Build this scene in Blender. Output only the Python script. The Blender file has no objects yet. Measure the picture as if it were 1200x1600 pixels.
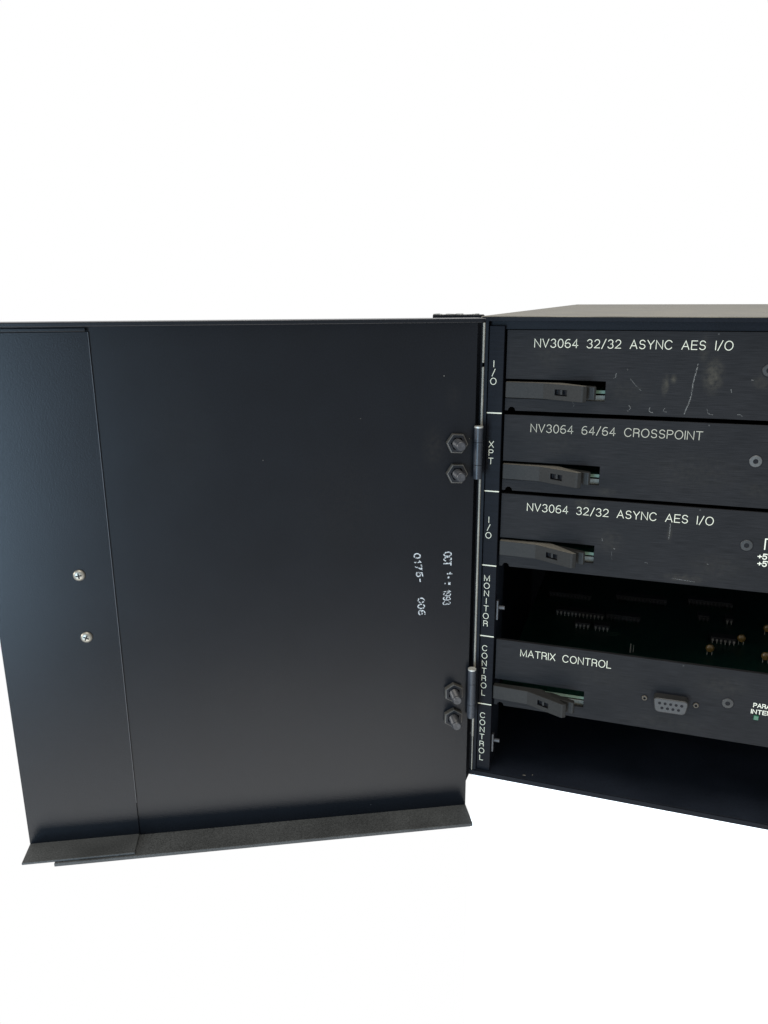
import bpy, bmesh, math, random
from mathutils import Vector, Matrix
random.seed(7)
R = math.radians
scene = bpy.context.scene
COL = scene.collection
MM = 0.001

# ------------------------------------------------------------------ camera
cd = bpy.data.cameras.new('camera')
cam = bpy.data.objects.new('camera', cd); COL.objects.link(cam)
right = Vector((0.94747261, 0.31979857, -0.00495321))
up = Vector((-0.08077624, 0.25424439, 0.96376086))
back = -Vector((-0.30946867, 0.91273691, -0.26672172))
m = Matrix((right, up, back)).transposed().to_4x4()
m.translation = Vector((0.08409, -0.40365, 0.01008))
cam.matrix_world = m
cd.sensor_fit = 'VERTICAL'; cd.sensor_height = 24.0
cd.lens = 24.0 * 1219.8 / 1600.0
cd.clip_start = 0.01; cd.clip_end = 50
scene.camera = cam

# ------------------------------------------------------------------ plain white studio surround and lamps
w = bpy.data.worlds.new('World'); scene.world = w; w.use_nodes = True
bg = w.node_tree.nodes['Background']
bg.inputs[0].default_value = (1, 1, 1, 1); bg.inputs[1].default_value = 1.0
scene.view_settings.view_transform = 'Standard'; scene.view_settings.look = 'None'
scene.view_settings.exposure = 0; scene.view_settings.gamma = 1

def area(name, loc, target, sx, sy, power, col):
    l = bpy.data.lights.new(name, 'AREA'); l.shape = 'RECTANGLE'; l.size = sx; l.size_y = sy
    l.energy = power; l.color = col
    o = bpy.data.objects.new(name, l); COL.objects.link(o)
    o.location = loc
    o.rotation_euler = (Vector(target) - Vector(loc)).to_track_quat('-Z', 'Y').to_euler()
    return o
area('cool_fill_lamp', (-0.26, -1.5, -0.34), (-0.2, 0, -0.12), 0.36, 0.85, 28, (0.50, 0.75, 1.0))  # added cool area lamp, placed for the bluish sheen on the door
area('side_fill_lamp', (-1.25, -0.85, 0.15), (0.05, 0, -0.12), 0.5, 0.5, 18, (1.0, 0.98, 0.95))  # added fill that brightens the lever tips and bevelled edges
area('low_bounce_lamp', (0.25, -1.15, -1.2), (0.0, 0, -0.2), 1.5, 0.6, 18, (1.0, 0.98, 0.95))  # added low lamp standing in for light bounced off a table
area('top_lamp', (0.1, -0.4, 1.3), (0.05, 0, -0.2), 0.9, 0.7, 24, (1.0, 0.95, 0.87))

# ------------------------------------------------------------------ materials
def new_mat(name):
    mt = bpy.data.materials.new(name); mt.use_nodes = True
    nt = mt.node_tree
    return mt, nt, nt.nodes['Principled BSDF']
def N(nt, t, **kw):
    n = nt.nodes.new(t)
    for k, v in kw.items(): setattr(n, k, v)
    return n
def coat(name, base, rough=0.5, spec=0.25, stretch=(1, 1, 1), nscale=900, var=0.35, bump=0.06, specks=0.0,
         blotch=0.25, metallic=0.0, rvar=0.05, speck_col=(0.35, 0.35, 0.33)):
    """painted / anodised / plastic surface: fine grain, soft blotches of wear, a few dust specks"""
    mt, nt, b = new_mat(name)
    tc = N(nt, 'ShaderNodeTexCoord'); mp = N(nt, 'ShaderNodeMapping'); mp.inputs['Scale'].default_value = stretch
    nt.links.new(tc.outputs['Object'], mp.inputs['Vector'])
    n1 = N(nt, 'ShaderNodeTexNoise'); n1.inputs['Scale'].default_value = nscale; n1.inputs['Detail'].default_value = 3
    nt.links.new(mp.outputs[0], n1.inputs['Vector'])
    n2 = N(nt, 'ShaderNodeTexNoise'); n2.inputs['Scale'].default_value = 38; n2.inputs['Detail'].default_value = 5
    nt.links.new(tc.outputs['Object'], n2.inputs['Vector'])
    def mr(src, lo, hi, fmin=0.25, fmax=0.75):
        q = N(nt, 'ShaderNodeMapRange'); q.inputs['From Min'].default_value = fmin; q.inputs['From Max'].default_value = fmax
        q.inputs['To Min'].default_value = lo; q.inputs['To Max'].default_value = hi
        nt.links.new(src, q.inputs['Value']); return q.outputs[0]
    mu = N(nt, 'ShaderNodeMath', operation='MULTIPLY')
    nt.links.new(mr(n1.outputs['Fac'], 1 - var, 1 + var), mu.inputs[0])
    nt.links.new(mr(n2.outputs['Fac'], 1 - blotch, 1 + blotch), mu.inputs[1])
    vm = N(nt, 'ShaderNodeVectorMath', operation='SCALE'); vm.inputs[0].default_value = base
    nt.links.new(mu.outputs[0], vm.inputs['Scale'])
    colour = vm.outputs[0]
    if specks > 0:
        vo = N(nt, 'ShaderNodeTexVoronoi'); vo.inputs['Scale'].default_value = 140
        nt.links.new(tc.outputs['Object'], vo.inputs['Vector'])
        lt = N(nt, 'ShaderNodeMath', operation='LESS_THAN'); lt.inputs[1].default_value = 0.09
        nt.links.new(vo.outputs['Distance'], lt.inputs[0])
        sx = N(nt, 'ShaderNodeSeparateColor'); nt.links.new(vo.outputs['Color'], sx.inputs[0])
        l2 = N(nt, 'ShaderNodeMath', operation='LESS_THAN'); l2.inputs[1].default_value = specks
        nt.links.new(sx.outputs[0], l2.inputs[0])
        an = N(nt, 'ShaderNodeMath', operation='MULTIPLY'); nt.links.new(lt.outputs[0], an.inputs[0]); nt.links.new(l2.outputs[0], an.inputs[1])
        a2 = N(nt, 'ShaderNodeMath', operation='MULTIPLY'); nt.links.new(an.outputs[0], a2.inputs[0]); nt.links.new(sx.outputs[1], a2.inputs[1])
        mx = N(nt, 'ShaderNodeMix', data_type='RGBA'); nt.links.new(a2.outputs[0], mx.inputs[0])
        nt.links.new(colour, mx.inputs[6]); mx.inputs[7].default_value = (*speck_col, 1)
        colour = mx.outputs[2]
    nt.links.new(colour, b.inputs['Base Color'])
    nt.links.new(mr(n2.outputs['Fac'], max(rough - rvar, 0.05), rough + rvar), b.inputs['Roughness'])
    b.inputs['Specular IOR Level'].default_value = spec
    b.inputs['Metallic'].default_value = metallic
    if bump:
        bp = N(nt, 'ShaderNodeBump'); bp.inputs['Strength'].default_value = bump; bp.inputs['Distance'].default_value = 0.0004
        nt.links.new(n1.outputs['Fac'], bp.inputs['Height']); nt.links.new(bp.outputs[0], b.inputs['Normal'])
    return mt
M_DOOR = coat('black_door_paint', (0.0030, 0.0038, 0.0052), 0.30, 0.125, nscale=1500, var=0.3, bump=0.12, specks=0.014, blotch=0.10, rvar=0.006)
M_FLANGE = coat('dusty_black_paint', (0.026, 0.0275, 0.0275), 0.55, 0.2, nscale=1300, var=0.5, bump=0.25, specks=0.04, blotch=0.3)
M_CASE = coat('black_case_paint', (0.0026, 0.0033, 0.0050), 0.5, 0.06, nscale=1200, var=0.3, bump=0.1, specks=0.015)
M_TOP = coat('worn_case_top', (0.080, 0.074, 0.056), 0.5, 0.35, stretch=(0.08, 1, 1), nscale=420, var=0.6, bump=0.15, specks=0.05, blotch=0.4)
M_INSIDE = coat('dull_inside_paint', (0.006, 0.0078, 0.0118), 0.5, 0.1, nscale=900, var=0.3, bump=0.05, specks=0.004)
M_PANEL = coat('brushed_black_anodising', (0.0072, 0.0073, 0.0080), 0.62, 0.07, stretch=(0.035, 1, 1), nscale=2600, var=0.45, bump=0.10, specks=0.06, blotch=0.2)
M_STRIP = coat('label_strip_anodising', (0.0021, 0.0025, 0.0039), 0.55, 0.06, stretch=(0.05, 1, 1), nscale=2200, var=0.4, bump=0.08, specks=0.01)
M_LEVER = coat('grey_lever_plastic', (0.0095, 0.0094, 0.0088), 0.64, 0.16, nscale=1400, var=0.3, bump=0.12, specks=0.04, blotch=0.3)
M_DARK = coat('painted_recess_shade', (0.003, 0.003, 0.004), 0.6, 0.1, var=0.1, bump=0)  # shade of holes, gaps and pockets put into the colour
M_STEEL = coat('zinc_plated_steel', (0.18, 0.17, 0.145), 0.4, 0.4, nscale=2500, var=0.2, bump=0.05, metallic=0.75, blotch=0.25)
M_EDGE = coat('bare_edge_metal', (0.135, 0.127, 0.105), 0.55, 0.25, nscale=1200, var=0.3, bump=0.05, metallic=0.2, blotch=0.4)
M_NUT = coat('blackened_steel', (0.012, 0.0125, 0.0145), 0.42, 0.4, nscale=1800, var=0.4, bump=0.15, blotch=0.3)
M_NUTRIM = coat('lit_nut_edge', (0.028, 0.0265, 0.023), 0.45, 0.4, nscale=1800, var=0.5, bump=0.15, blotch=0.4)  # nut rim lightened: light on its edges put into the colour
M_HINGE = coat('hinge_steel', (0.013, 0.015, 0.019), 0.4, 0.25, nscale=1500, var=0.4, bump=0.1, blotch=0.3)
M_HEAD = coat('dark_screw_head', (0.014, 0.014, 0.0135), 0.4, 0.2, nscale=1800, var=0.3, bump=0.1)
M_BOARD = coat('green_circuit_board', (0.0032, 0.0175, 0.0125), 0.4, 0.13, nscale=400, var=0.3, bump=0.03)
M_CHIP = coat('chip_plastic', (0.012, 0.012, 0.013), 0.5, 0.3, bump=0.05)
M_PIN = coat('tinned_pin', (0.24, 0.24, 0.22), 0.4, 0.4, metallic=0.4, bump=0)
M_AMBER = coat('amber_capacitor', (0.105, 0.066, 0.016), 0.4, 0.5, bump=0.02)
M_TAN = coat('tan_bracket', (0.075, 0.072, 0.055), 0.5, 0.3)
M_CONN = coat('connector_grey_plastic', (0.0095, 0.0095, 0.0093), 0.5, 0.35, nscale=1500, var=0.3, bump=0.15, specks=0.06, blotch=0.3)
M_BRASS = coat('brass_jack', (0.025, 0.020, 0.013), 0.4, 0.3, metallic=0.2, bump=0.1)
M_BEDGE = coat('board_edge', (0.035, 0.066, 0.042), 0.5, 0.3)
M_NUTFACE = coat('shaded_nut_face', (0.006, 0.0065, 0.008), 0.5, 0.15, bump=0.1)  # shaded copy of the nut steel, darkened inside the lit rim
M_LEVERTOP = coat('dusty_lit_lever_plastic', (0.065, 0.061, 0.051), 0.6, 0.3, nscale=1400, var=0.4, bump=0.1, blotch=0.4)  # lever tops: dust plus a top-edge highlight put into the colour
M_LEAF = coat('dark_lever_plastic', (0.010, 0.010, 0.0095), 0.5, 0.15, nscale=1400, var=0.3, bump=0.1)
M_DULLPIN = coat('dull_pin', (0.035, 0.036, 0.036), 0.5, 0.2, bump=0)
M_HEADLIT = coat('lit_screw_head', (0.034, 0.034, 0.032), 0.4, 0.3, nscale=1800, var=0.3, bump=0.1)  # lit copy of the dark screw head, brightness put into the colour
M_LED = coat('green_lamp_lens', (0.003, 0.055, 0.026), 0.3, 0.5, bump=0)
M_GUIDE = coat('grey_guide', (0.03, 0.03, 0.032), 0.45, 0.3)
M_EAR = coat('scuffed_ear_paint', (0.11, 0.11, 0.105), 0.6, 0.4, nscale=700, var=0.9, bump=0.5, specks=0.3, blotch=0.6)
M_WHITE = coat('white_plinth_paint', (0.90, 0.90, 0.90), 0.6, 0.3, var=0.01, bump=0.0, blotch=0.01)

def ink(name, col, wear=0.0, scale=900, rough=0.6):
    mt, nt, b = new_mat(name)
    b.inputs['Base Color'].default_value = (*col, 1); b.inputs['Roughness'].default_value = rough
    b.inputs['Specular IOR Level'].default_value = 0.2
    tc = N(nt, 'ShaderNodeTexCoord'); n = N(nt, 'ShaderNodeTexNoise'); n.inputs['Scale'].default_value = scale
    n.inputs['Detail'].default_value = 2
    nt.links.new(tc.outputs['Object'], n.inputs['Vector'])
    q = N(nt, 'ShaderNodeMapRange'); q.inputs['From Min'].default_value = 0.5 - 0.22 + wear * 0.3; q.inputs['From Max'].default_value = 0.5 - 0.1 + wear * 0.3
    nt.links.new(n.outputs['Fac'], q.inputs['Value'])
    if wear > 0: nt.links.new(q.outputs[0], b.inputs['Alpha'])
    return mt
M_INK = ink('cream_paint_fill', (0.37, 0.37, 0.295), 0.0)
M_INK2 = ink('dull_cream_paint_fill', (0.215, 0.21, 0.17), 0.0)
M_PRINT = ink('white_silkscreen', (0.40, 0.40, 0.33), 0.0)
M_STAMP = ink('worn_stamp_ink', (0.28, 0.295, 0.30), 0.42, 1200)
M_SCRATCH = ink('pale_scratch', (0.07, 0.07, 0.066), 0.5, 2200)
def stained(src, name, stains, col=(0.034, 0.031, 0.024)):
    """a copy of the panel finish with greasy smudges of its own: (x, z, half width, half height, strength) in mm"""
    mt = src.copy(); mt.name = name; nt = mt.node_tree; b = nt.nodes['Principled BSDF']
    old = b.inputs['Base Color'].links[0].from_socket
    tc = next(n for n in nt.nodes if n.bl_idname == 'ShaderNodeTexCoord')
    n = N(nt, 'ShaderNodeTexNoise'); n.inputs['Scale'].default_value = 420; n.inputs['Detail'].default_value = 4
    nt.links.new(tc.outputs['Object'], n.inputs['Vector'])
    total = None
    for x, z, rx, rz, k in stains:
        mp = N(nt, 'ShaderNodeMapping'); sx, sz = 1000 / rx, 1000 / rz
        mp.inputs['Scale'].default_value = (sx, 0, sz); mp.inputs['Location'].default_value = (-x * MM * sx, 0, -z * MM * sz)
        nt.links.new(tc.outputs['Object'], mp.inputs['Vector'])
        ln = N(nt, 'ShaderNodeVectorMath', operation='LENGTH'); nt.links.new(mp.outputs[0], ln.inputs[0])
        mr = N(nt, 'ShaderNodeMapRange'); mr.interpolation_type = 'SMOOTHSTEP'
        mr.inputs['From Min'].default_value = 1.15; mr.inputs['From Max'].default_value = 0.1; mr.inputs['To Max'].default_value = k
        nt.links.new(ln.outputs['Value'], mr.inputs['Value'])
        if total is None: total = mr.outputs[0]
        else:
            ad = N(nt, 'ShaderNodeMath', operation='MAXIMUM'); nt.links.new(total, ad.inputs[0]); nt.links.new(mr.outputs[0], ad.inputs[1]); total = ad.outputs[0]
    q = N(nt, 'ShaderNodeMapRange'); q.inputs['From Min'].default_value = 0.3; q.inputs['From Max'].default_value = 0.65
    nt.links.new(n.outputs['Fac'], q.inputs['Value'])
    mu = N(nt, 'ShaderNodeMath', operation='MULTIPLY'); nt.links.new(total, mu.inputs[0]); nt.links.new(q.outputs[0], mu.inputs[1])
    mx = N(nt, 'ShaderNodeMix', data_type='RGBA'); nt.links.new(mu.outputs[0], mx.inputs[0])
    nt.links.new(old, mx.inputs[6]); mx.inputs[7].default_value = (*col, 1)
    nt.links.new(mx.outputs[2], b.inputs['Base Color'])
    return mt
M_PANEL1 = stained(M_PANEL, 'smudged_black_anodising', ((78.3, -25.8, 2.0, 6.0, .8), (81.8, -22.8, 1.8, 2.8, .7), (99.5, -20.6, 5.5, 10.0, .75), (94.5, -8.0, 3, 8, .3), (22, -12, 9, 9, .12), (121, -23, 5, 5, .3), (60, -30, 14, 7, .12)))
M_DOOR2 = stained(M_DOOR, 'rubbed_door_paint', ((-22, -66, 7, 14, .35), (-12, -40, 5, 9, .2), (-70, -95, 30, 40, .10), (-120, -200, 45, 30, .10), (-150, -60, 25, 40, .08), (-24, -215, 9, 14, .2)), (0.013, 0.012, 0.0105))
M_PANEL2 = stained(M_PANEL, 'handled_black_anodising', ((30, -16, 12, 8, .10), (95, -25, 30, 12, .10), (54, -38, 6, 3, .25), (125, -32, 10, 6, .12)))
M_PANEL3 = stained(M_PANEL, 'rubbed_black_anodising', ((43, -2.5, 5, 3.2, .45), (86.8, -15, 1.6, 6, .35), (96, -38, 12, 3, .35), (58, -22, 8, 8, .18), (110, -30, 18, 9, .12)))
M_PANEL4 = stained(M_PANEL, 'plain_black_anodising', ((60, -14, 20, 9, .08), (120, -10, 16, 8, .14), (95, -36, 25, 6, .10)))

# ------------------------------------------------------------------ mesh helpers (all in millimetres)
def box(bm, x0, x1, y0, y1, z0, z1):
    v = [bm.verts.new((x, y, z)) for x in (x0, x1) for y in (y0, y1) for z in (z0, z1)]
    for f in ((0, 1, 3, 2), (4, 6, 7, 5), (0, 4, 5, 1), (2, 3, 7, 6), (0, 2, 6, 4), (1, 5, 7, 3)):
        bm.faces.new([v[i] for i in f])
def prism(bm, pts, a0, a1, axis='z'):
    """extrude an outline; axis z: pts=(x,y); axis y: pts=(x,z); axis x: pts=(y,z)"""
    def P(p, a): return {'z': (p[0], p[1], a), 'y': (p[0], a, p[1]), 'x': (a, p[0], p[1])}[axis]
    A = [bm.verts.new(P(p, a0)) for p in pts]; B = [bm.verts.new(P(p, a1)) for p in pts]
    bm.faces.new(A); bm.faces.new(list(reversed(B)))
    n = len(pts); out = []
    for i in range(n):
        out.append(bm.faces.new((A[i], B[i], B[(i + 1) % n], A[(i + 1) % n])))
    return out
def ring(n, r, a=0, cx=0, cy=0, rx=None):
    return [(cx + (rx or r) * math.cos(a + 2 * math.pi * i / n), cy + r * math.sin(a + 2 * math.pi * i / n)) for i in range(n)]
def lathe(bm, prof, n=24, axis='y', caps=True):
    """prof: list of (radius, along-axis)"""
    rings = []
    for r, a in prof:
        rr = []
        for i in range(n):
            t = 2 * math.pi * i / n; c, s = r * math.cos(t), r * math.sin(t)
            rr.append(bm.verts.new({'y': (c, a, s), 'z': (c, s, a), 'x': (a, c, s)}[axis]))
        rings.append(rr)
    for A, B in zip(rings, rings[1:]):
        for i in range(n): bm.faces.new((A[i], A[(i + 1) % n], B[(i + 1) % n], B[i]))
    if caps:
        bm.faces.new(rings[0]); bm.faces.new(rings[-1])
def finish(bm):
    bmesh.ops.recalc_face_normals(bm, faces=bm.faces[:])
    for v in bm.verts: v.co *= MM
def mesh(name, bm, mat, recalc=True):
    if recalc: finish(bm)
    else:
        for v in bm.verts: v.co *= MM
    me = bpy.data.meshes.new(name); bm.to_mesh(me); bm.free()
    me.materials.append(mat); return me
def obj(name, me, parent=None, loc=(0, 0, 0), rot=(0, 0, 0), bevel=0, smooth=False, label=None):
    o = bpy.data.objects.new(name, me); COL.objects.link(o)
    o.location = Vector(loc) * MM; o.rotation_euler = rot
    if parent: o.parent = parent
    if bevel:
        b = o.modifiers.new('bevel', 'BEVEL'); b.width = bevel * MM; b.segments = 2; b.limit_method = 'ANGLE'; b.angle_limit = R(40)
        b.harden_normals = False
    if smooth:
        for p in me.polygons: p.use_smooth = True
        try: me.set_sharp_from_angle(angle=R(35))
        except Exception: pass
    if label: o['label'] = label
    return o
def part(name, fn, mat, parent=None, **kw):
    bm = bmesh.new(); fn(bm)
    return obj(name, mesh(name, bm, mat), parent, **kw)
def boxes(*bs):
    def f(bm):
        for b in bs: box(bm, *b)
    return f
def thing(name, label, cat, loc=(0, 0, 0), group=None):
    o = bpy.data.objects.new(name, None); COL.objects.link(o); o.location = Vector(loc) * MM
    o.empty_display_size = 0.02
    o['label'] = label; o['category'] = cat
    if group: o['group'] = group
    return o

# ------------------------------------------------------------------ engraved lettering (single-stroke alphabet)
def arc(cx, cy, rx, ry, a0, a1, n=14):
    return [(cx + rx * math.cos(R(a0 + (a1 - a0) * i / n)), cy + ry * math.sin(R(a0 + (a1 - a0) * i / n))) for i in range(n + 1)]
G = {
 'N': (.68, [[(0, 0), (0, 1), (.68, 0), (.68, 1)]]),
 'V': (.70, [[(0, 1), (.35, 0), (.70, 1)]]),
 'M': (.80, [[(0, 0), (0, 1), (.40, .05), (.80, 1), (.80, 0)]]),
 'A': (.74, [[(0, 0), (.37, 1), (.74, 0)], [(.13, .33), (.61, .33)]]),
 'T': (.66, [[(0, 1), (.66, 1)], [(.33, .96), (.33, 0)]]),
 'X': (.66, [[(0, 0), (.66, 1)], [(0, 1), (.66, 0)]]),
 'Y': (.68, [[(0, 1), (.34, .45), (.68, 1)], [(.34, .49), (.34, 0)]]),
 'E': (.58, [[(.58, 1), (0, 1), (0, 0), (.58, 0)], [(.04, .52), (.52, .52)]]),
 'L': (.52, [[(0, 1), (0, 0), (.52, 0)]]),
 'I': (.0, [[(0, 0), (0, 1)]]),
 'P': (.60, [[(0, 0), (0, 1)] + arc(.34, .74, .26, .26, 90, -90) + [(.03, .48)]]),
 'R': (.62, [[(0, 0), (0, 1)] + arc(.34, .745, .26, .255, 90, -90) + [(.03, .49)], [(.34, .47)] + arc(.44, .29, .16, .18, 80, 10, 5) + [(.60, 0)]]),
 'O': (.82, [arc(.41, .5, .41, .52, 90, 450, 28)]),
 'C': (.76, [arc(.40, .5, .40, .52, 38, 322, 24)]),
 'S': (.62, [arc(.31, .745, .27, .265, 20, 250, 14)[:-1] + arc(.31, .255, .29, .265, 75, -160, 16)]),
 'D': (.7, [[(0, 0), (0, 1), (.3, 1)] + arc(.3, .5, .4, .5, 90, -90) + [(0, 0)]]),
 '0': (.58, [arc(.29, .5, .29, .52, 90, 450, 26)]),
 '1': (.22, [[(0, .76), (.2, 1), (.2, 0)]]),
 '2': (.58, [arc(.29, .71, .27, .30, 165, -25, 12) + [(.46, .48), (.0, .02), (.58, .02)]]),
 '3': (.58, [arc(.28, .755, .25, .255, 160, -85, 12) + arc(.28, .255, .29, .27, 80, -160, 14)]),
 '4': (.60, [[(.44, 0), (.44, 1), (0, .27), (.60, .27)]]),
 '5': (.58, [[(.53, 1), (.12, 1), (.05, .5)] + arc(.29, .32, .28, .33, 130, -150, 14)]),
 '6': (.58, [[(.50, .97)] + arc(.40, .50, .40, .52, 100, 180, 8) + arc(.29, .28, .29, .29, 165, 520, 22)]),
 '7': (.56, [[(0, 1), (.56, 1), (.18, 0)]]),
 '9': (.58, [arc(.26, .34, .27, .36, 230, 345, 8) + [(.58, .58)] + arc(.29, .71, .29, .30, -10, 340, 22)]),
 '/': (.42, [[(0, -.06), (.42, 1.06)]]),
 '+': (.5, [[(0, .45), (.5, .45)], [(.25, .70), (.25, .20)]]),
 '-': (.3, [[(0, .45), (.3, .45)]]),
 '.': (.1, [[(0, 0.02), (.1, .02)]]),
}
def stroke(bm, pts, wd, to3, lift, closed=False):
    """flat ribbon along a polyline with mitred corners"""
    n = len(pts); L = []
    for i in range(n):
        p = Vector(pts[i])
        d0 = (p - Vector(pts[i - 1])) if i > 0 else ((p - Vector(pts[-2])) if closed else None)
        d1 = (Vector(pts[i + 1]) - p) if i < n - 1 else ((Vector(pts[1]) - p) if closed else None)
        if d0 is None: d0 = d1
        if d1 is None: d1 = d0
        d0 = d0.normalized(); d1 = d1.normalized()
        n0 = Vector((-d0.y, d0.x)); n1 = Vector((-d1.y, d1.x)); b = (n0 + n1)
        if b.length < 1e-4: b = n0.copy()
        b.normalize(); k = min(1 / max(b.dot(n0), 0.2), 2.0)
        ext = Vector((0, 0))
        if not closed and i == 0: ext = -d1 * wd * 0.5
        if not closed and i == n - 1: ext = d0 * wd * 0.5
        L.append((p + b * k * wd / 2 + ext, p - b * k * wd / 2 + ext))
    V = [(bm.verts.new(to3(a.x, a.y, lift)), bm.verts.new(to3(c.x, c.y, lift))) for a, c in L]
    for (a, b_), (c, d) in zip(V, V[1:]):
        try: bm.faces.new((a, b_, d, c))
        except ValueError: pass
def text_width(s, gap, space):
    x = 0
    for i, ch in enumerate(s):
        x += space if ch == ' ' else G[ch][0] + gap
    return x - gap
def text(bm, s, x0, z0, cap, wd, width=None, gap=.24, space=.50, to3=None, jitter=0):
    """letters from (x0, z0 baseline); width scales the run horizontally"""
    sx = (width / text_width(s, gap, space)) if width else cap
    x = 0
    for ch in s:
        if ch == ' ': x += space; continue
        gw, polys = G[ch]
        jx, jz = random.uniform(-jitter, jitter), random.uniform(-jitter, jitter)
        for k, pl in enumerate(polys):
            P = [(x0 + (x + px) * sx + jx, z0 + pz * cap + jz) for px, pz in pl]
            closed = (Vector(P[0]) - Vector(P[-1])).length < 1e-5
            stroke(bm, P, wd, to3, 0.05 + 0.012 * k, closed)
        x += gw + gap
FRONT = lambda x, z, l: (x, -l, z)       # onto a face that looks towards -y
def front_faces(bm):
    """flat print on a -y face: make every face look at -y"""
    bm.normal_update()
    for f in bm.faces:
        if f.normal.y > 0: f.normal_flip()
def print_mesh(name, fn, mat):
    bm = bmesh.new(); fn(bm); front_faces(bm); return mesh(name, bm, mat, recalc=False)

# ================================================================== the surface below: a white plinth
pl = part('white_plinth', boxes((1.5, 438, 2.0, 505, -900, -266.3)), M_WHITE, bevel=0.6)
pl['kind'] = 'structure'

# ================================================================== chassis
CH = thing('rack_chassis', 'wide black metal equipment chassis with its front door swung open to the left', 'rack chassis')
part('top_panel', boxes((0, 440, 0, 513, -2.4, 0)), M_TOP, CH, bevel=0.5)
part('top_lip', boxes((0.6, 439.4, -0.6, -0.05, -2.5, -0.35)), M_CASE, CH, bevel=0.2)
part('bottom_panel', boxes((0, 440, 0.6, 513, -265.9, -263.2)), M_INSIDE, CH, bevel=0.3)
part('bottom_lip', boxes((0, 440, -0.6, 0.55, -266.1, -263.0)), M_CASE, CH, bevel=0.35)
part('side_panel', boxes((0, 1.2, 0.6, 513, -263.2, -2.4)), M_CASE, CH)
part('side_panel', boxes((438.8, 440, 0, 513, -263.2, -2.4)), M_CASE, CH)
part('back_panel', boxes((1.2, 438.8, 511.8, 513, -263.2, -2.4)), M_INSIDE, CH)
part('backplane', boxes((1.3, 438.7, 236, 239, -263.1, -2.5)), M_INSIDE, CH)
part('header_rail', boxes((1.3, 438.7, 5, 12, -6.6, -2.5)), M_CASE, CH)
part('side_rail', boxes((2.4, 11.4, 4.2, 30, -263.1, -6.7)), M_INSIDE, CH)
part('corner_frame', boxes((2.4, 3.95, 0.2, 4.1, -263.0, -2.5)), M_CASE, CH)
part('side_rail', boxes((428, 438.6, 1.2, 30, -263.1, -6.7)), M_INSIDE, CH)
# bare metal edge of the side, broken near the top
for z0, z1 in ((-23.4, -3.2), (-196.5, -25.5), (-240.5, -226.5)):
    part('metal_edge', boxes((1.25, 2.3, -0.9, 3, z0, z1)), M_EDGE, CH, bevel=0.25)
part('metal_edge', boxes((1.5, 2.0, -0.6, 3, -262.8, -240.8)), M_EDGE, CH)
part('metal_edge', boxes((1.5, 2.1, -0.7, 3, -226.2, -196.8)), M_EDGE, CH)
er = part('rack_ear', lambda bm: prism(bm, [(-27.5, .3), (-.2, .3), (-.2, -266), (-1.6, -272), (-4, -279), (-27.5, -279)], 7, 10, 'y'), M_CASE, CH, bevel=0.3)
def ear_edge(bm):
    # chipped edge of the ear: uneven little steps of bare and painted metal
    x = -27.3; q = random.Random(3)
    while x < -0.6:
        d = q.uniform(0.8, 2.6); box(bm, x, min(x + d, -0.3), 7.1 + q.uniform(0, .5), 9.9 - q.uniform(0, .4), 0.25, 0.55 + q.uniform(0, 0.5)); x += d + 0.02
part('worn_edge', ear_edge, M_EAR, er, bevel=0.1)['kind'] = 'stuff'
# label strip with its slot names
ST = part('slot_label_strip', boxes((4.05, 12.0, 2.0, 4.0, -263.5, -4.85)), M_STRIP, CH, bevel=0.25)
def strip_text(bm):
    for s, zt, zb in (('I/O', -22.4, -34.5), ('XPT', -64.5, -76.7), ('I/O', -106.2, -118.2), ('MONITOR', -140.0, -170.4),
                      ('CONTROL', -182.5, -213.9), ('CONTROL', -225.3, -256.6)):
        cap = 3.15; n = len(s); pitch = ((zt - zb) - cap) / (n - 1)
        for i, ch in enumerate(s):
            wd = G[ch][0] * 3.6
            text(bm, ch, 6.9 - wd / 2, zt - cap - i * pitch, cap, 0.34, width=max(wd, 0.01) if wd else None, to3=lambda x, z, l: (x, 2.0 - l, z))
    for z in (-49.4, -91.7, -134.05, -176.5, -219.4):
        stroke(bm, [(4.3, z), (11.5, z)], 0.62, lambda x, zz, l: (x, 2.0 - l, zz), 0.05)
obj('slot_lettering', print_mesh('slot_lettering', strip_text, M_INK), ST)
# card guides at the left of each slot, and their rivets
def guide_bm(bm): prism(bm, [(12.1, 0), (13.2, 0), (13.2, -11.5), (12.1, -11.5)], 5.0, 7.5, 'y')
bmg = bmesh.new(); guide_bm(bmg); me_g = mesh('card_guide', bmg, M_GUIDE)
bmr = bmesh.new(); lathe(bmr, [(0.2, -1.6), (0.9, -1.3), (1.1, -.6), (1.1, 2)], 12, 'x'); me_r = mesh('guide_rivet', bmr, M_GUIDE)
for zt in (-155.7, -240.3):
    g = obj('card_guide', me_g, CH, loc=(0, 0, zt), bevel=0.2)
    obj('guide_rivet', me_r, g, loc=(14.6, 6.5, -4.2), smooth=True)
# two bright scuffs on the floor of the case
def chips_of_paint(bm):
    for x, y, a in ((32.4, 4.2, .9), (148.2, -0.1, 0.9), (37, 6, .3)):
        prism(bm, [(x - a, y - .25), (x + a, y - .3), (x + a * .7, y + .35), (x - a * .6, y + .3)], -263.2, -263.1)
part('paint_chips', chips_of_paint, M_EDGE, CH)['kind'] = 'stuff'

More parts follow.
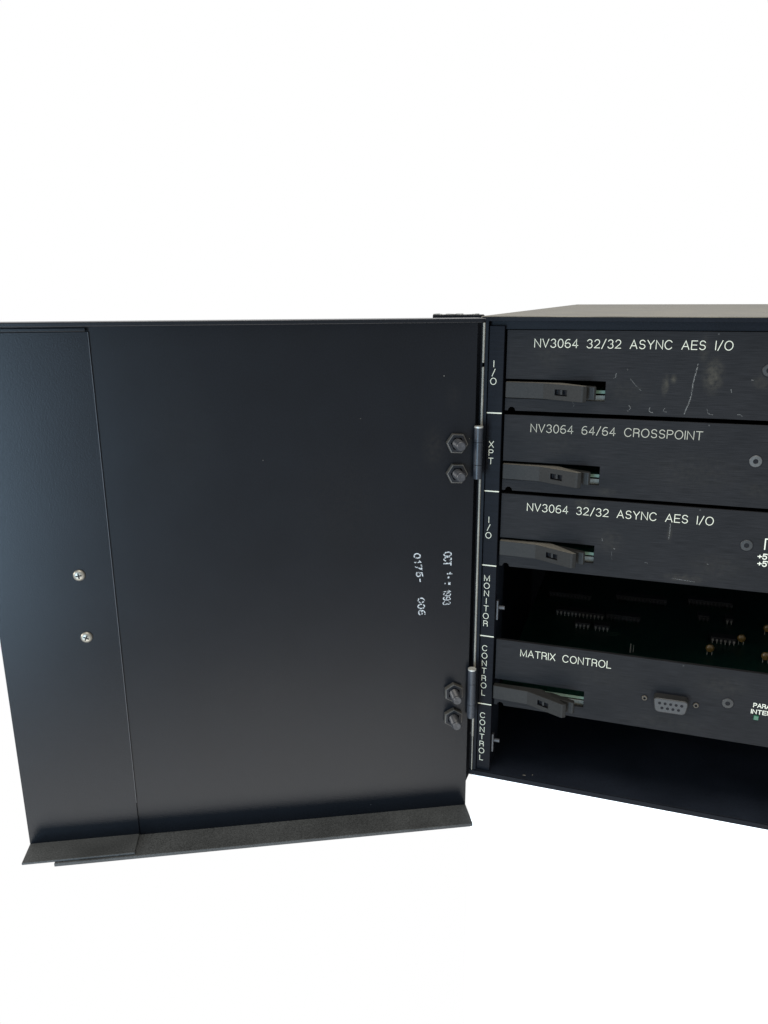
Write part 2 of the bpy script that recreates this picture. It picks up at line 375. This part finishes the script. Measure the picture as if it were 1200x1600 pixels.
# ================================================================== door (a part of the chassis), swung open
TH = R(26.5858)
DOOR_T = 1.5
def door_sheet(bm):
    box(bm, -231, 0, 0, DOOR_T, -283.6, -0.8)
DR = part('door', door_sheet, M_DOOR2, CH, loc=(-0.3, -6.0, 0), rot=(0, 0, TH), bevel=0.2)
def top_flange(bm):
    c = [(-232, 0.0), (-232, -17.5), (-2.6, -17.5)] + [(0.0 - 2.6 + 2.6 * math.sin(R(a)), -17.5 + 2.6 - 2.6 * math.cos(R(a))) for a in (22, 45, 68, 90)] + [(0, 0)]
    prism(bm, c, -2.6, -0.55, 'z')
part('top_flange', top_flange, M_DOOR, DR, bevel=0.4)
part('bottom_flange', boxes((-231, 0.2, -17.6, 1.5, -285.6, -283.6)), M_FLANGE, DR, bevel=0.35)
part('hinge_side_return', boxes((-1.4, 0, 1.55, 5.0, -276.0, -3.0)), M_DOOR, DR)
# latch plate overlapping the free end, with its own foot flange
def latch_plate(bm):
    box(bm, -247.8, -188.7, -0.85, -0.03, -282.3, -5.4)
part('latch_plate', latch_plate, M_DOOR, DR, bevel=0.25)
part('plate_edge_strip', boxes((-188.9, -188.62, -0.88, -0.3, -262, -5.6)), M_NUT, DR)  # thin strip, paler than the door, along the plate's edge
part('latch_plate_fold', boxes((-247.8, -189.5, -2.4, -0.9, -5.3, -3.6)), M_DOOR, DR, bevel=0.3)
part('latch_plate_flange', boxes((-247.8, -188.9, -16.4, -0.06, -283.55, -282.3)), M_FLANGE, DR, bevel=0.3)
# cross-head screws on the latch plate
bms = bmesh.new(); lathe(bms, [(3.0, 0), (3.0, -0.5), (2.6, -1.1), (1.7, -1.5), (0.01, -1.6)], 28, 'y')
me_s = mesh('plate_screw', bms, M_STEEL)
def cross(bm):
    for a in (0.35, 0.35 + math.pi / 2):
        c, s = math.cos(a), math.sin(a)
        def q(u, v): return (u * c - v * s, u * s + v * c)
        lift = 0 if a < 1 else .03
        A = [bm.verts.new((q(u, v)[0], -1.66 - lift, q(u, v)[1])) for u, v in ((-1.5, -.3), (1.5, -.3), (1.5, .3), (-1.5, .3))]
        B = [bm.verts.new((q(u, v)[0], -1.3, q(u, v)[1])) for u, v in ((-1.5, -.3), (1.5, -.3), (1.5, .3), (-1.5, .3))]
        bm.faces.new(A); bm.faces.new(B[::-1])
        for i in range(4): bm.faces.new((A[i], B[i], B[(i + 1) % 4], A[(i + 1) % 4]))
bmc = bmesh.new(); cross(bmc); me_c = mesh('screw_cross', bmc, M_DARK)
for k, (s, z) in enumerate(((205.2, -126.2), (205.0, -160.4))):
    obj('plate_screw', me_s, DR, loc=(-s, -0.85, z), rot=(0, 0.5 * k, 0), smooth=True)
    obj('screw_cross', me_c, DR, loc=(-s, -0.85, z), rot=(0, 0.2 + 0.6 * k, 0))
# hinges: hex nuts on threaded studs and the knuckles
def nut(bm):
    def hexr(r, y): return [bm.verts.new((r * math.cos(R(60 * i)), y, r * math.sin(R(60 * i)))) for i in range(6)]
    rs = [hexr(5.7, 0), hexr(5.7, -2.2), hexr(5.15, -2.75), hexr(3.6, -2.8), hexr(3.3, -1.9)]
    for A, B in zip(rs, rs[1:]):
        for i in range(6): bm.faces.new((A[i], A[(i + 1) % 6], B[(i + 1) % 6], B[i]))
bmn = bmesh.new(); nut(bmn); me_n = mesh('hex_nut', bmn, M_NUTFACE)
def lit_rim(bm):
    rs = []
    for r, y in ((5.78, -0.05), (5.8, -2.2), (5.55, -2.8), (5.15, -2.9), (5.0, -2.6)):
        rs.append([bm.verts.new((r * math.cos(R(60 * i)), y, r * math.sin(R(60 * i)))) for i in range(6)])
    for A, B in zip(rs, rs[1:]):
        for i in range(6): bm.faces.new((A[i], A[(i + 1) % 6], B[(i + 1) % 6], B[i]))
bmw = bmesh.new(); lit_rim(bmw); me_w = mesh('nut_rim', bmw, M_NUTRIM)
prof = [(2.75, 0)]
y = -2.0
while y > -10.2:
    prof += [(2.75, y), (2.5, y - 0.4)]; y -= 0.8
prof += [(2.5, -11.0), (2.1, -11.5), (1.3, -11.55), (0.01, -11.3)]
bmt = bmesh.new(); lathe(bmt, prof, 20, 'y'); me_t = mesh('threaded_stud', bmt, M_NUT)
for s, z, a in ((9.9, -64.0, 4), (9.6, -80.1, 3), (8.9, -207.7, 28), (8.9, -223.7, 32)):
    obj('hex_nut', me_n, DR, loc=(-s, -0.02, z), rot=(0, R(a), 0))
    obj('nut_rim', me_w, DR, loc=(-s, -0.02, z), rot=(0, R(a), 0))
    obj('threaded_stud', me_t, DR, loc=(-s, -0.02, z), rot=(0, R(a), 0), smooth=True)
for z0, z1 in ((-83.0, -55.8), (-223.5, -193.6)):
    H = bpy.data.objects.new('door_hinge', None)
    zc = [z1, z1 - (z1 - z0) * .28, z1 - (z1 - z0) * .72, z0]
    def barrel(bm):
        for a, b in zip(zc, zc[1:]):
            prism(bm, ring(20, 2.35, 0, 2.0, -8.0), b + 0.12, a - 0.12, 'z')
            box(bm, -0.3, 2.0, -6.9, -6.0, b + 0.12, a - .12)
    hb = part('hinge_barrel', barrel, M_HINGE, CH, smooth=True)
    part('hinge_pin', lambda bm: prism(bm, ring(20, 2.3, 0, 2.0, -8.0), z1 - 0.1, z1 + 0.7, 'z'), M_PIN, hb, smooth=True)
    bpy.data.objects.remove(H)
# worn white date stamp, reading downwards
def stamp(bm):
    def to(s0, zt, slant=0.0):
        # text x runs down (-z), text y runs to the right (+x local)
        return lambda x, yv, l: (-s0 + yv + x * slant, -l - 0.01, zt - x)
    J = 0.12
    text(bm, 'OCT', 0, 0, 3.8, 0.7, width=7.4, gap=.22, to3=to(15.4, -123.8), jitter=J)
    text(bm, '1', 0, 0, 2.0, 0.8, width=0.7, to3=to(13.4, -135.6), jitter=J)
    text(bm, '.', 0, 0, 2, 0.9, width=0.3, to3=to(12.9, -138.2), jitter=J)
    text(bm, '.', 0, 0, 2, 1.3, width=0.3, to3=to(12.3, -141.9), jitter=J)
    text(bm, '.', 0, 0, 2, 0.5, width=0.3, to3=to(14.8, -141.7), jitter=J)
    text(bm, '1993', 0, 0, 3.8, 0.58, width=8.4, gap=.26, to3=to(15.4, -146.0), jitter=J)
    text(bm, '0175-', 0, 0, 3.2, 0.66, width=16.0, gap=.36, to3=to(32.1, -124.0, 0.13), jitter=J)
    text(bm, '006', 0, 0, 3.4, 0.68, width=10.0, gap=.26, to3=to(29.8, -149.6, 0.06), jitter=J)
obj('date_stamp', print_mesh('date_stamp', stamp, M_STAMP), DR)
def chips(bm):
    for s, z, r in ((238, -24, .5), (17.0, -29.3, .3), (60, -50, .2), (110, -70, .2), (3.0, -62, .25)):
        prism(bm, ring(6, r, .3, -s, z, r * .6), -0.03 if s < 188 else -.92, 0.0 if s < 188 else -.85, 'y')
part('paint_chips', chips, M_EDGE, DR)['kind'] = 'stuff'

# ================================================================== card modules
PW = 414
def panel_outline(h, x1=50.2):
    notch = [(3.6 + 1.9 * math.cos(R(a)), -h + 2.0 * math.sin(R(a))) for a in (0, 36, 72, 108, 144, 180)]
    return [(0, 0), (PW, 0), (PW, -h)] + notch + [(0, -h), (0, -34.7), (x1, -34.7), (x1, -24.8), (0, -24.8)]
def make_panel(h, mat):
    bm = bmesh.new(); prism(bm, panel_outline(h), 0, 2.4, 'y')
    return mesh('front_panel', bm, mat)
def pocket(bm, face, u0, u1, v0, v1, depth):
    """cut a rectangular pocket into a quad face"""
    vs = [v.co.copy() for v in face.verts]; old = list(face.verts); nrm = face.normal.copy()
    def at(u, v): return (vs[0] * (1 - u) + vs[1] * u) * (1 - v) + (vs[3] * (1 - u) + vs[2] * u) * v
    bmesh.ops.delete(bm, geom=[face], context='FACES_ONLY')
    I = [bm.verts.new(at(u, v)) for u, v in ((u0, v0), (u1, v0), (u1, v1), (u0, v1))]
    D = [bm.verts.new(i.co - nrm * depth) for i in I]
    for i in range(4):
        j = (i + 1) % 4
        bm.faces.new((old[i], old[j], I[j], I[i])); bm.faces.new((I[i], I[j], D[j], D[i])).material_index = 1
    bm.faces.new(D).material_index = 1
def make_lever(front, tip):
    """plan outline (x,y) extruded upwards; front: y of the grip at its left end, tip: y of its free end"""
    bm = bmesh.new()
    pts = [(0.2, front), (19.8, front - 1.0), (40.0, tip), (42.2, tip + 1.4), (31.0, front + 1.2), (27, front + 4.5), (0.2, front + 4.0)]
    fs = prism(bm, pts, -34.35, -26.2, 'z')
    bmesh.ops.recalc_face_normals(bm, faces=bm.faces[:])
    f = fs[1]
    # pocket with a thin web in the sloping grip face
    c = f.calc_center_median()
    pocket(bm, f, *POCK)
    return bm
POCK = (0.30, 0.60, 0.30, 0.66, 2.0)
def lever_mesh(front, tip):
    bm = make_lever(front, tip)
    bm.normal_update()
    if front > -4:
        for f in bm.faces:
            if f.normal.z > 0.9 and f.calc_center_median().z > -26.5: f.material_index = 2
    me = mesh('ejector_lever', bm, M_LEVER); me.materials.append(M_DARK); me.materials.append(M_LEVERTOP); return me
def leaf_mesh(front, tip):
    bm = bmesh.new()
    y1 = front + (tip - front) * 0.50
    pts = [(25.5, front - 0.4), (31, front - 1.5), (45.2, y1), (46.2, y1 + 1.0), (45.6, y1 + 3.4), (33, front + 3.5), (25.5, front + 3)]
    prism(bm, pts, -33.6, -26.9, 'z')
    return mesh('lever_leaf', bm, M_LEAF)
def web_mesh(front, tip):
    bm = bmesh.new()
    xm = 19.8 + (40.0 - 19.8) * 0.47; ym = (front - 1.0) + (tip - front + 1.0) * 0.47
    box(bm, xm - .5, xm + .5, ym + .35, ym + 1.6, -31.3, -28.6)
    return mesh('lever_web', bm, M_LEVER)
def screw_mesh(r):
    bm = bmesh.new()
    lathe(bm, [(r, 0.3), (r, -0.15), (r - .25, -0.35), (r * .42, -0.38), (r * .36, 0.1), (0.01, 0.12)], 26, 'y', caps=False)
    return mesh('panel_screw', bm, M_HEAD)
ME_SCREW = screw_mesh(2.9)
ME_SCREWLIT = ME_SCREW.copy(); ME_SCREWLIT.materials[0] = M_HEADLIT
bmq = bmesh.new(); prism(bmq, ring(6, 1.15, .3), -0.1, 0.1, 'y'); ME_SOCKET = mesh('screw_socket', bmq, M_DARK)
bmq = bmesh.new()
lathe(bmq, [(3.35, 0.2), (3.35, -0.06), (3.0, -0.08), (2.95, 0.2)], 28, 'y', caps=False); ME_SEAT = mesh('screw_seat', bmq, M_DARK)

def module(label, ztop, h, words, width, front, tip, screw, ink_mat, pm, cap=4.0, lit=False):
    t = thing('card_module', label, 'card module', (13.0, 4.0, ztop), 'card modules slotted in the chassis')
    p = obj('front_panel', make_panel(h, pm), t, bevel=0.22)
    def tx(bm): text(bm, words, 14.1, -8.45, cap, 0.36, width=width, gap=.25, space=.80, to3=FRONT)
    obj('panel_lettering', print_mesh('panel_lettering', tx, ink_mat), p)
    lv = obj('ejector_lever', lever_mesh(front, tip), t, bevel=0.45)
    obj('lever_leaf', leaf_mesh(front, tip), lv, bevel=0.4)
    obj('lever_web', web_mesh(front, tip), lv)
    part('lever_bracket', boxes((36.0, 50.8, 3.4, 12, -35.4, -32.2)), M_TAN, t)
    part('circuit_board', boxes((3.0, 411, 3.2, 225, -31.2, -29.6)), M_BOARD, t)
    part('board_edge', boxes((3.0, 411, 2.95, 3.2, -31.2, -29.6)), M_BEDGE, t)
    sx, sz = screw
    s = obj('panel_screw', ME_SCREW, t, loc=(sx - 13, 0, sz - ztop), smooth=True)
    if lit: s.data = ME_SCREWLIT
    obj('screw_socket', ME_SOCKET, s); obj('screw_seat', ME_SEAT, s)
    return t, p
M1, P1 = module('topmost black card module, scuffed front marked ASYNC AES with a long pale scratch', -6.85, 41.2,
                'NV3064 32/32 ASYNC AES I/O', 92.6, -1.2, -11.5, (136.4, -24.4), M_INK, M_PANEL1)
M2, P2 = module('black card module marked CROSSPOINT in dull lettering, second from the top', -50.2, 40.8,
                'NV3064 64/64 CROSSPOINT', 83.4, -1.2, -12.0, (135.5, -67.8), M_INK2, M_PANEL2, lit=True)
M3, P3 = module('black card module marked ASYNC AES just above the wide empty dark slot', -92.9, 41.3,
                'NV3064 32/32 ASYNC AES I/O', 92.6, -2.0, -13.0, (136.1, -110.3), M_INK, M_PANEL3)
M4, P4 = module('lowest black card module, marked MATRIX CONTROL, with a grey nine-hole socket', -178.4, 41.3,
                'MATRIX CONTROL', 49.2, -6.0, -16.0, (136.5, -197.6), M_INK, M_PANEL4)
# print on the third card: supply voltages and a bracket line
def volts(bm):
    text(bm, '+5V', 128.9, -23.75, 2.6, 0.5, width=6.6, gap=.16, to3=FRONT)
    text(bm, '+5V', 129.2, -27.45, 2.6, 0.5, width=6.6, gap=.16, to3=FRONT)
    stroke(bm, [(131.4, -18.6), (131.3, -13.3), (150, -13.1)], 0.55, FRONT, 0.05)
obj('voltage_print', print_mesh('voltage_print', volts, M_PRINT), P3)
def para(bm):
    text(bm, 'PARALLEL', 135.9, -19.1, 2.15, 0.4, width=15.0, gap=.24, to3=FRONT)
    text(bm, 'INTER', 135.2, -22.85, 2.2, 0.4, width=9.2, gap=.26, to3=FRONT)
obj('port_print', print_mesh('port_print', para, M_PRINT), P4)
led = part('indicator_lamp', boxes((136.5, 138.9, -1.0, 0.5, -26.1, -23.6)), M_LED, M4, bevel=0.25)
# nine-hole socket on the fourth card: shell, face with holes, jack screws
cx, cz = 95.3, -23.0
def dshape(hw, hh, sl, r, n=4):
    """rounded D outline, wide side up, as (x,z)"""
    c = [(hw, hh), (-hw, hh), (-hw + sl, -hh), (hw - sl, -hh)]
    out = []
    for i in range(4):
        p = Vector(c[i]); a = (Vector(c[i - 1]) - p).normalized(); b = (Vector(c[(i + 1) % 4]) - p).normalized()
        for k in range(n + 1):
            t = k / n
            q = (p + a * r) * (1 - t) ** 2 + p * 2 * t * (1 - t) + (p + b * r) * t ** 2
            out.append((cx + q.x, cz + q.y))
    return out
SK = part('data_socket', lambda bm: prism(bm, dshape(9.0, 4.1, 1.3, 2.4), -6.2, 0.3, 'y'), M_CONN, M4, bevel=0.5, smooth=True)
part('socket_gap', lambda bm: prism(bm, dshape(10.6, 5.3, 1.4, 2.4), -0.12, 0.2, 'y'), M_DARK, SK)
def holes(bm):
    for i in range(5): prism(bm, ring(12, .8, 0, cx - 5.54 + 2.77 * i, cz + 1.35), -6.25, -5.8, 'y')
    for i in range(4): prism(bm, ring(12, .8, 0, cx - 4.15 + 2.77 * i, cz - 1.35), -6.25, -5.8, 'y')
part('socket_holes', holes, M_DARK, SK)
bmj = bmesh.new(); lathe(bmj, [(1.55, 0.2), (1.55, -.5), (1.25, -.8), (.75, -.8), (.7, .1), (.01, .12)], 16, 'y', caps=False); me_j = mesh('jack_screw', bmj, M_BRASS)
bmj = bmesh.new(); lathe(bmj, [(2.05, 0.1), (2.05, -.05), (0.01, -.06)], 18, 'y', caps=False); me_k = mesh('jack_hole', bmj, M_DARK)
for x in (82.1, 108.2):
    j = obj('jack_screw', me_j, M4, loc=(x, 0, -23.0), smooth=True); obj('jack_hole', me_k, j)
# components on the lowest board, seen through the empty slot
BZ = -29.6
def chip(x0, y0, pins, pinmat=M_PIN, depth=7.6, hgt=4.0, pitch=2.54, mat=M_CHIP):
    L = pins * pitch
    c = part('chip', boxes((x0, x0 + L, y0 + .9, y0 + .9 + depth, BZ + .8, BZ + hgt)), mat, M4, bevel=0.2)
    def pn(bm):
        for i in range(pins):
            xc = x0 + (i + .5) * pitch
            box(bm, xc - .55, xc + .55, y0, y0 + .85, BZ + 1.6, BZ + 2.9)
            box(bm, xc - .25, xc + .25, y0, y0 + .3, BZ + 0.05, BZ + 1.6)
    part('chip_pins', pn, pinmat, c)
    return c
chip(21, 117, 13); chip(55, 119, 9, M_DULLPIN); chip(35.8, 98, 4); chip(48.5, 97.5, 4); chip(121.8, 101, 6)
chip(115.5, 136, 3, M_GUIDE); chip(133.2, 136, 2); chip(12, 150, 12, M_DULLPIN); chip(60, 158, 14, M_DULLPIN); chip(110, 166, 12, M_DULLPIN); chip(160, 120, 14); chip(170, 95, 8)
chip(210, 110, 14); chip(260, 100, 14); chip(320, 110, 14); chip(370, 90, 8)
def capacitor(x, y, r=2.6):
    def f(bm):
        lathe(bm, [(.05, -r), (r * .6, -r * .85), (r, -r * .2), (r * .95, r * .4), (r * .5, r * .92), (.05, r)], 14, 'z', caps=False)
        for v in bm.verts: v.co.y *= .7
    c = part('capacitor', f, M_AMBER, M4, loc=(x, y, BZ + 4.6), smooth=True)
    part('capacitor_leg', boxes((-1.6, -1.2, -.2, .2, -4.5, -1.8), (1.2, 1.6, -.2, .2, -4.5, -1.8)), M_PIN, c)
for x, y in ((120.1, 82), (151.7, 80.5), (140.2, 104), (158, 126), (200, 84), (240, 90), (300, 84)): capacitor(x, y)
part('test_pin', boxes((72.6, 73.4, 70, 70.8, BZ, BZ + 6), (74.5, 75.0, 71, 71.5, BZ, BZ + 5)), M_PIN, M4)
# small printed legends on the board
part('board_legend', boxes((57.5, 66, 98.0, 98.6, BZ + .02, BZ + .08), (59, 66.5, 95.4, 96.0, BZ + .02, BZ + .08), (58, 64, 93, 93.5, BZ + .02, BZ + .08)), M_BEDGE, M4)

# scratches and smudges on the card fronts (wear with a shape of its own)
def curve(p0, p1, bend, n=7):
    a, b = Vector(p0), Vector(p1); d = b - a; nn = Vector((-d.y, d.x))
    return [tuple(a + d * (i / n) + nn * bend * math.sin(math.pi * i / n)) for i in range(n + 1)]
def scr1(bm):
    S = lambda pts, wd: stroke(bm, pts, wd, FRONT, 0.045)
    S([(92.2, -15.3), (91.6, -19.5), (90.9, -23.8), (90.7, -27.6), (90.4, -31.2), (89.8, -34.2), (88.9, -36.8), (88.2, -39.4)], 0.55)
    S(curve((62.0, -36.2), (61.6, -39.0), .35), 0.3); S(curve((72.0, -37.0), (73.6, -39.4), -.35), 0.4)
    S(curve((79.0, -37.0), (79.8, -38.8), -.5), 0.3); S(curve((98.3, -36.8), (101.2, -39.3), -.25), 0.3); S(curve((112, -38.8), (114.2, -39.6), .2), 0.25)
    S([(54.9, -20.8), (54.6, -22.6)], .35); S([(55.1, -22.0), (53.9, -23.0)], .2)
    S([(61.5, -22.8), (64.6, -26.4), (67.4, -28.9)], .14); S([(60, -18.5), (60.3, -19.1)], .3); S([(116.5, -22.2), (117.3, -22.3)], .4)
    S([(33, -33.7), (35.5, -37), (34.5, -38.6)], .1); S([(108, -27.0), (108.3, -28.2)], .4)
obj('scratch_marks', print_mesh('scratch_marks', scr1, M_SCRATCH), P1)['kind'] = 'stuff'
def scr3(bm):
    S = lambda pts, wd: stroke(bm, pts, wd, FRONT, 0.045)
    S([(86.7, -9.5), (86.8, -13.2), (86.6, -17.5)], .45); S([(53.8, -20.5), (54.2, -21.8)], .35); S([(60, -25.2), (60.6, -25.6)], .35)
    S([(90, -38.6), (101, -39.3)], .25); S([(76, -31.4), (77.5, -31.6)], .25); S([(106, -29), (106.5, -29.2)], .3)
    S([(59, -27), (59.6, -31.5)], .1)
obj('scratch_marks', print_mesh('scratch_marks', scr3, M_SCRATCH), P3)['kind'] = 'stuff'
